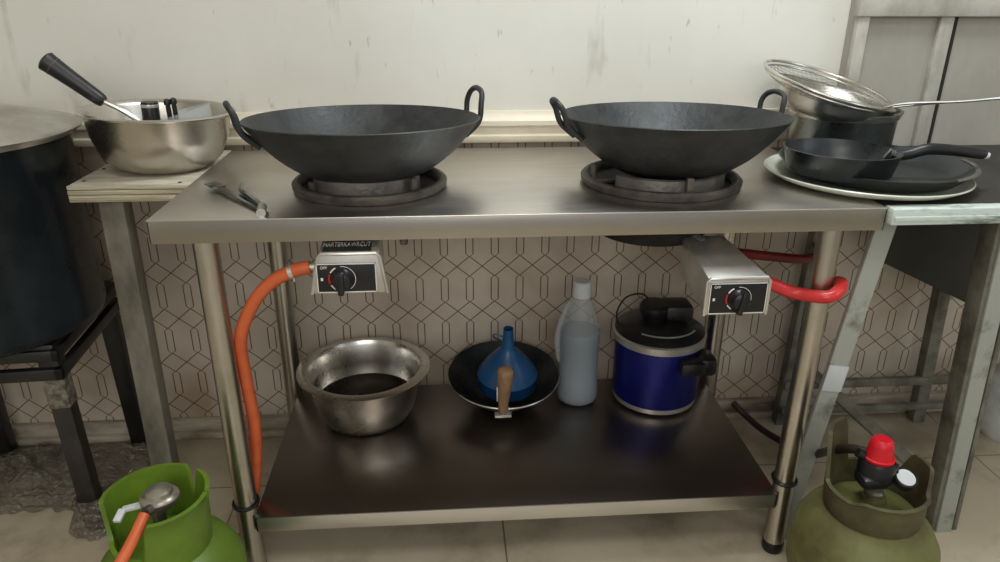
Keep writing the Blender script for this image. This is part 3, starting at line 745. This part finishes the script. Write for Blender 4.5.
# crumpled clear film on the floor under the stool
def film(name, x0, x1, y0, y1, hmax, nx, ny, seed, label):
    mb = MB(); g = []
    cx, cy = (x0 + x1) / 2, (y0 + y1) / 2
    for j in range(ny + 1):
        row = []
        for i in range(nx + 1):
            u, v = i / nx * 2 - 1, j / ny * 2 - 1
            k = max(0, 1 - max(abs(u), abs(v)) ** 4)
            w = 1 + .12 * noise.noise(V((u * 2 + seed, v * 2, 3)))
            x, y = cx + u * (x1 - x0) / 2 * w, cy + v * (y1 - y0) / 2 * w
            n = abs(noise.noise(V((x * 16 + seed, y * 16, 0)))) + .6 * abs(noise.noise(V((x * 38, y * 38 + seed, 2))))
            y += (.05 * noise.noise(V((x * 9, 1, seed))) + .02 * noise.noise(V((x * 40, 4, seed)))) * (1 - v) * .5
            row.append(mb.bm.verts.new((x, y, .003 + hmax * k * (.25 + 1.1 * n))))
        g.append(row)
    for j in range(ny):
        for i in range(nx): mb.bm.faces.new((g[j][i], g[j][i + 1], g[j + 1][i + 1], g[j + 1][i]))
    return solo(name, mb, M['film'], label, 'plastic film', (cx, cy, 0))
film('plastic_film', -.92, -.25, .25, .51, .034, 110, 56, 1, 'crumpled clear plastic film spread on the floor beneath the black stool')
mb = MB()
for k in range(28):
    a = 2 * PI * k / 28
lp_ = S(.160, -.150, 0)
prof = [(.030, .085), (.036, .070), (.034, .05), (.044, .03), (.050, .004)]
mb.lathe(prof, lp_, 28)
for v in mb.bm.verts: v.co += V((noise.noise(v.co * 60), noise.noise(v.co * 60 + V((5, 0, 0))), 0)) * .012
solo('plastic_bag', mb, M['film'], 'clear plastic bag bunched round the foot of the nearest stool leg', 'plastic bag', lp_)

# ------------------------------------------------------------------ right hand trestle table
tr = thing('trestle_table', 'chipped pale blue painted table on splayed legs right of the steel table', 'table', (1.4, .27, 0))
obj('top_board', MB().box((1.208, .012, H - .022), (1.86, .50, H - .004), .002), M['darkboard'], tr)
o = obj('front_rail', MB().box((1.208, -.014, H - .028), (1.52, .014, H + .001), .003).box((1.212, -.0165, H - .020), (1.50, -.013, H - .012), .001), M['whitechip'], tr); o['label'] = 'chipped white front rail'
obj('leg', MB().bar((1.156, .060, 0), (1.250, .060, H - .022), .038, .012, .002), M['bluepaint'], tr)
obj('tape_patch', MB().bar((1.156 + .094 * .50, .053, .3625), (1.156 + .094 * .575, .053, .418), .040, .004, .001), M['white'], tr)
lg = obj('leg', MB().bar((1.520, .055, 0), (1.480, .055, H - .022), .034, .010, .002), M['bluepaint'], tr)
o = obj('leg_flange', MB().bar((1.498, .075, 0), (1.458, .075, H - .022), .010, .042, .002), M['trestleside'], lg); o['label'] = 'weathered grey inner flange'
o = obj('leg_flange', MB().bar((1.548, .085, 0), (1.510, .085, H - .022), .010, .060, .002), M['trestleside'], lg)
obj('leg', MB().bar((1.352, .490, 0), (1.372, .490, H - .022), .045, .03, .002), M['trestleside'], tr)
obj('leg', MB().bar((1.722, .478, 0), (1.688, .478, H - .022), .032, .03, .002), M['trestleside'], tr)
obj('lower_rail', MB().box((1.33, .46, .118), (1.86, .476, .140), .002), M['trestleside'], tr)
obj('lower_rail', MB().box((1.33, .455, .045), (1.86, .471, .062), .002), M['trestleside'], tr)
obj('brace', MB().bar((1.330, .40, .228), (1.500, .100, .098), .030, .010, .002, up=(0, -.5, .8)), M['trestleside'], tr)
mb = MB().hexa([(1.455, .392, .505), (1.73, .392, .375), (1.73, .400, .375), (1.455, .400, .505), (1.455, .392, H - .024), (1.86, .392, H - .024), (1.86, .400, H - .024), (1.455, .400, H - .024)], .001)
obj('shadow_sheet', mb, M['darkboard'], tr)  # dark slanted sheet in place of the tabletop's shadow on the wall

# white sack at the right edge
mb = MB()
sc_ = V((1.93, .40, 0))
mb.lathe([(0, 0), (.07, 0), (.085, .03), (.09, .10), (.075, .17), (.04, .215), (.018, .225), (.026, .245), (0, .24)], sc_, 40)
for v in mb.bm.verts: v.co += V((noise.noise(v.co * 18), noise.noise(v.co * 18 + V((9, 0, 0))), .4 * noise.noise(v.co * 18 + V((0, 9, 0))))) * .016 * min(1, v.co.z * 20)
solo('sack', mb, M['sack'], 'white plastic sack on the floor behind the right table leg', 'sack', sc_)

# ------------------------------------------------------------------ plates, pans and pot on the right
def dish(name, c, prof, m, label, cat, tilt=None, group=None):
    mb = MB().lathe(prof, c, 64)
    if tilt is not None: mb.xf(about(c, tilt))
    return solo(name, mb, m, label, cat, c, group)
c = V((1.262, .182, H + .003))
dish('tray', c, [(0, 0), (.155, 0), (.166, .003), (.182, .012), (.183, .014), (.181, .0155), (.165, .007), (.154, .0035), (0, .003)], M['plate'], 'large round cream enamel tray at the bottom of the pan stack', 'tray', rot(.5, 'Y'))
# wide worn pan
c = V((1.282, .190, H + .0085)); tl = about(c, rot(0, 'Y'))
t = thing('griddle_pan', 'wide shallow black pan with worn edge lying in the cream tray', 'pan', c)
obj('pan_body', MB().lathe([(0, 0), (.130, 0), (.145, .004), (.170, .026), (.173, .028), (.169, .029), (.143, .0075), (.128, .004), (0, .004)], c, 64), M['wornpan'], t, 50)
mb = MB().lathe([(.170, .0245), (.1748, .0278), (.173, .0308), (.166, .0290)], c, 30, a0=-1.25, a1=-.05, close=True)
o = obj('rim_wear', mb, M['castgrey'], t); o['label'] = 'scuffed bare metal rim'
# small frying pan on top with handle
c = V((1.190, .150, H + .024))
tl = about(c, rot(-.5, 'X') @ rot(1.0, 'Y'))
t = thing('frying_pan', 'black frying pan with curved handle topmost of the pan stack', 'pan', c)
obj('pan_body', MB().lathe([(0, 0), (.086, 0), (.091, .004), (.100, .042), (.1015, .044), (.099, .0445), (.088, .006), (.084, .004), (0, .004)], c, 64).xf(tl), M['nonstick'], t, 50)
mb = MB().tube([c + V((.093, -.006, .034)), c + V((.112, -.010, .030))], .009, 10)
mb.bar(c + V((.088, -.006, .022)), c + V((.098, -.007, .040)), .020, .006, .001)
obj('bracket', mb, M['darksteel'], t)
hd = obj('handle', MB().tube([c + V((.104, -.010, .031)), c + V((.125, -.012, .035)), c + V((.155, -.018, .045)), c + V((.20, -.028, .044)), c + V((.240, -.040, .040)), c + V((.249, -.043, .038))], [.0085, .010, .0105, .010, .0095, .007], 14, smooth=5), M['black'], t)
o = obj('handle_tip', MB().tube([c + V((.247, -.0425, .0385)), c + V((.2535, -.0448, .0370))], [.0075, .0055], 14), M['white'], hd); o['label'] = 'pale handle tip'
# steel pot
c = V((1.318, .395, H + .001)); R = .110
t = thing('saucepan', 'stainless pot standing behind the pans near the wall', 'pot', c)
obj('pot_body', MB().lathe([(0, 0), (R - .016, 0), (R - .008, .005), (R - .004, .085), (R, .096), (R + .004, .098), (R + .004, .101), (R - .002, .102), (R - .007, .09), (R - .011, .007), (0, .004)], c, 64), M['darksteel'], t, 50)
mb = MB().lathe([(R - .003, .0855), (R + .0, .088), (R + .002, .095), (R - .001, .0965)], c, 64)
obj('rim_band', mb, M['bowl'], t)
# tilted steel bowl set in the pot
c = V((1.268, .392, H + .080)); tl = rot(13, 'Y') @ rot(5, 'X')
mb = MB().lathe([(0, 0), (.055, .002), (.085, .010), (.108, .028), (.122, .054), (.128, .057), (.129, .0595), (.125, .060), (.119, .054), (.105, .030), (.083, .013), (.055, .005), (0, .003)], c, 64).xf(about(c, tl))
solo('mixing_bowl', mb, M['dullbowl'], 'shiny steel bowl tilted in the mouth of the stainless pot', 'bowl', c)
# wire strainer over it
c = V((1.262, .386, .896)); tl = about(c, rot(13, 'Y') @ rot(10, 'X'))
t = thing('strainer', 'round wire strainer with long thin handle lying on the tilted bowl', 'strainer', c)
R = .132
ring = lambda r, z, n=48: [c + V((r * math.cos(2 * PI * k / n), r * math.sin(2 * PI * k / n), z)) for k in range(n)]
obj('hoop', MB().tube(ring(R, .008), .0035, 8, closed=True).tube(ring(R - .004, .0), .0022, 8, closed=True).xf(tl), M['bowl'], t)
mb = MB()
for k in range(-11, 12):
    o_ = k * .011; hw = math.sqrt(max(0, (R - .004) ** 2 - o_ ** 2))
    for ax in (0, 1):
        pts = []
        for s in range(9):
            q = (s / 8 * 2 - 1) * hw
            rr2 = (q * q + o_ * o_) / (R * R)
            pts.append(c + (V((o_, q, 0)) if ax else V((q, o_, 0))) + V((0, 0, -.034 * (1 - rr2))))
        mb.tube(pts, .00035, 4, caps=False)
obj('wire_mesh', mb.xf(tl), M['darksteel'], t)
e0 = tl @ (c + V((R - .01, -.06, 0)))
e0 = V((1.355, .30, .878))
obj('handle', MB().tube([tl @ (c + V((.06, -.115, .004))), V((1.38, .29, .8755)), V((1.50, .29, .879)), V((1.60, .29, .886)), V((1.72, .29, .884))], [.003, .003, .003, .0036, .0036], 8, smooth=4)
    .tube([tl @ (c + V((.11, -.068, .004))), V((1.43, .296, .8735)), V((1.52, .296, .879))], .0022, 8, smooth=4), M['dullbowl'], t)

# ------------------------------------------------------------------ lights
def area(name, loc, target, sx, sy, power, col):
    l = bpy.data.lights.new(name, 'AREA'); l.shape = 'RECTANGLE'; l.size = sx; l.size_y = sy; l.energy = power; l.color = col
    o = bpy.data.objects.new(name, l); C.objects.link(o); o.location = loc
    o.rotation_euler = (V(target) - V(loc)).to_track_quat('-Z', 'Y').to_euler(); return o
area('shopfront_daylight', (.35, -2.8, 1.75), (.5, .3, .6), 1.6, 1.1, 30, (1, .965, .91))
area('floor_fill', (.45, -1.25, 2.5), (.45, -.95, 0), .7, .5, 16, (1, .95, .88))  # unseen fill light added to brighten the front floor and bowl reflections
area('skylight', (1.10, .05, 2.2), (.95, .5, 1.0), .6, .4, 26, (.90, .97, 1))
area('side_window', (2.7, -1.0, 1.7), (1.0, .2, .8), 1.0, .9, 10, (.78, .90, 1))
w = bpy.data.worlds.new('world'); bpy.context.scene.world = w; w.use_nodes = True
w.node_tree.nodes['Background'].inputs[0].default_value = (.88, .90, .92, 1)
w.node_tree.nodes['Background'].inputs[1].default_value = .62

# ------------------------------------------------------------------ camera
yaw, pitch, roll = .075, .38940, .00476
cy_, sy_ = math.cos(yaw), math.sin(yaw)
F = V((sy_ * math.cos(pitch), cy_ * math.cos(pitch), -math.sin(pitch)))
Rr = V((cy_, -sy_, 0)); U = Rr.cross(F)
R2 = Rr * math.cos(roll) + U * math.sin(roll); U2 = -Rr * math.sin(roll) + U * math.cos(roll)
cam = bpy.data.cameras.new('camera'); co = bpy.data.objects.new('camera', cam); C.objects.link(co)
m = Matrix((R2, U2, -F)).transposed().to_4x4(); m.translation = V((.46701, -1.13697, 1.10065))
co.matrix_world = m
cam.sensor_width = 36; cam.lens = 734.03 / 1000 * 36; cam.clip_start = .02
bpy.context.scene.camera = co
vs = bpy.context.scene.view_settings
vs.view_transform = 'Standard'; vs.look = 'None'; vs.gamma = 1; vs.use_curve_mapping = False
vs.exposure = -0.42
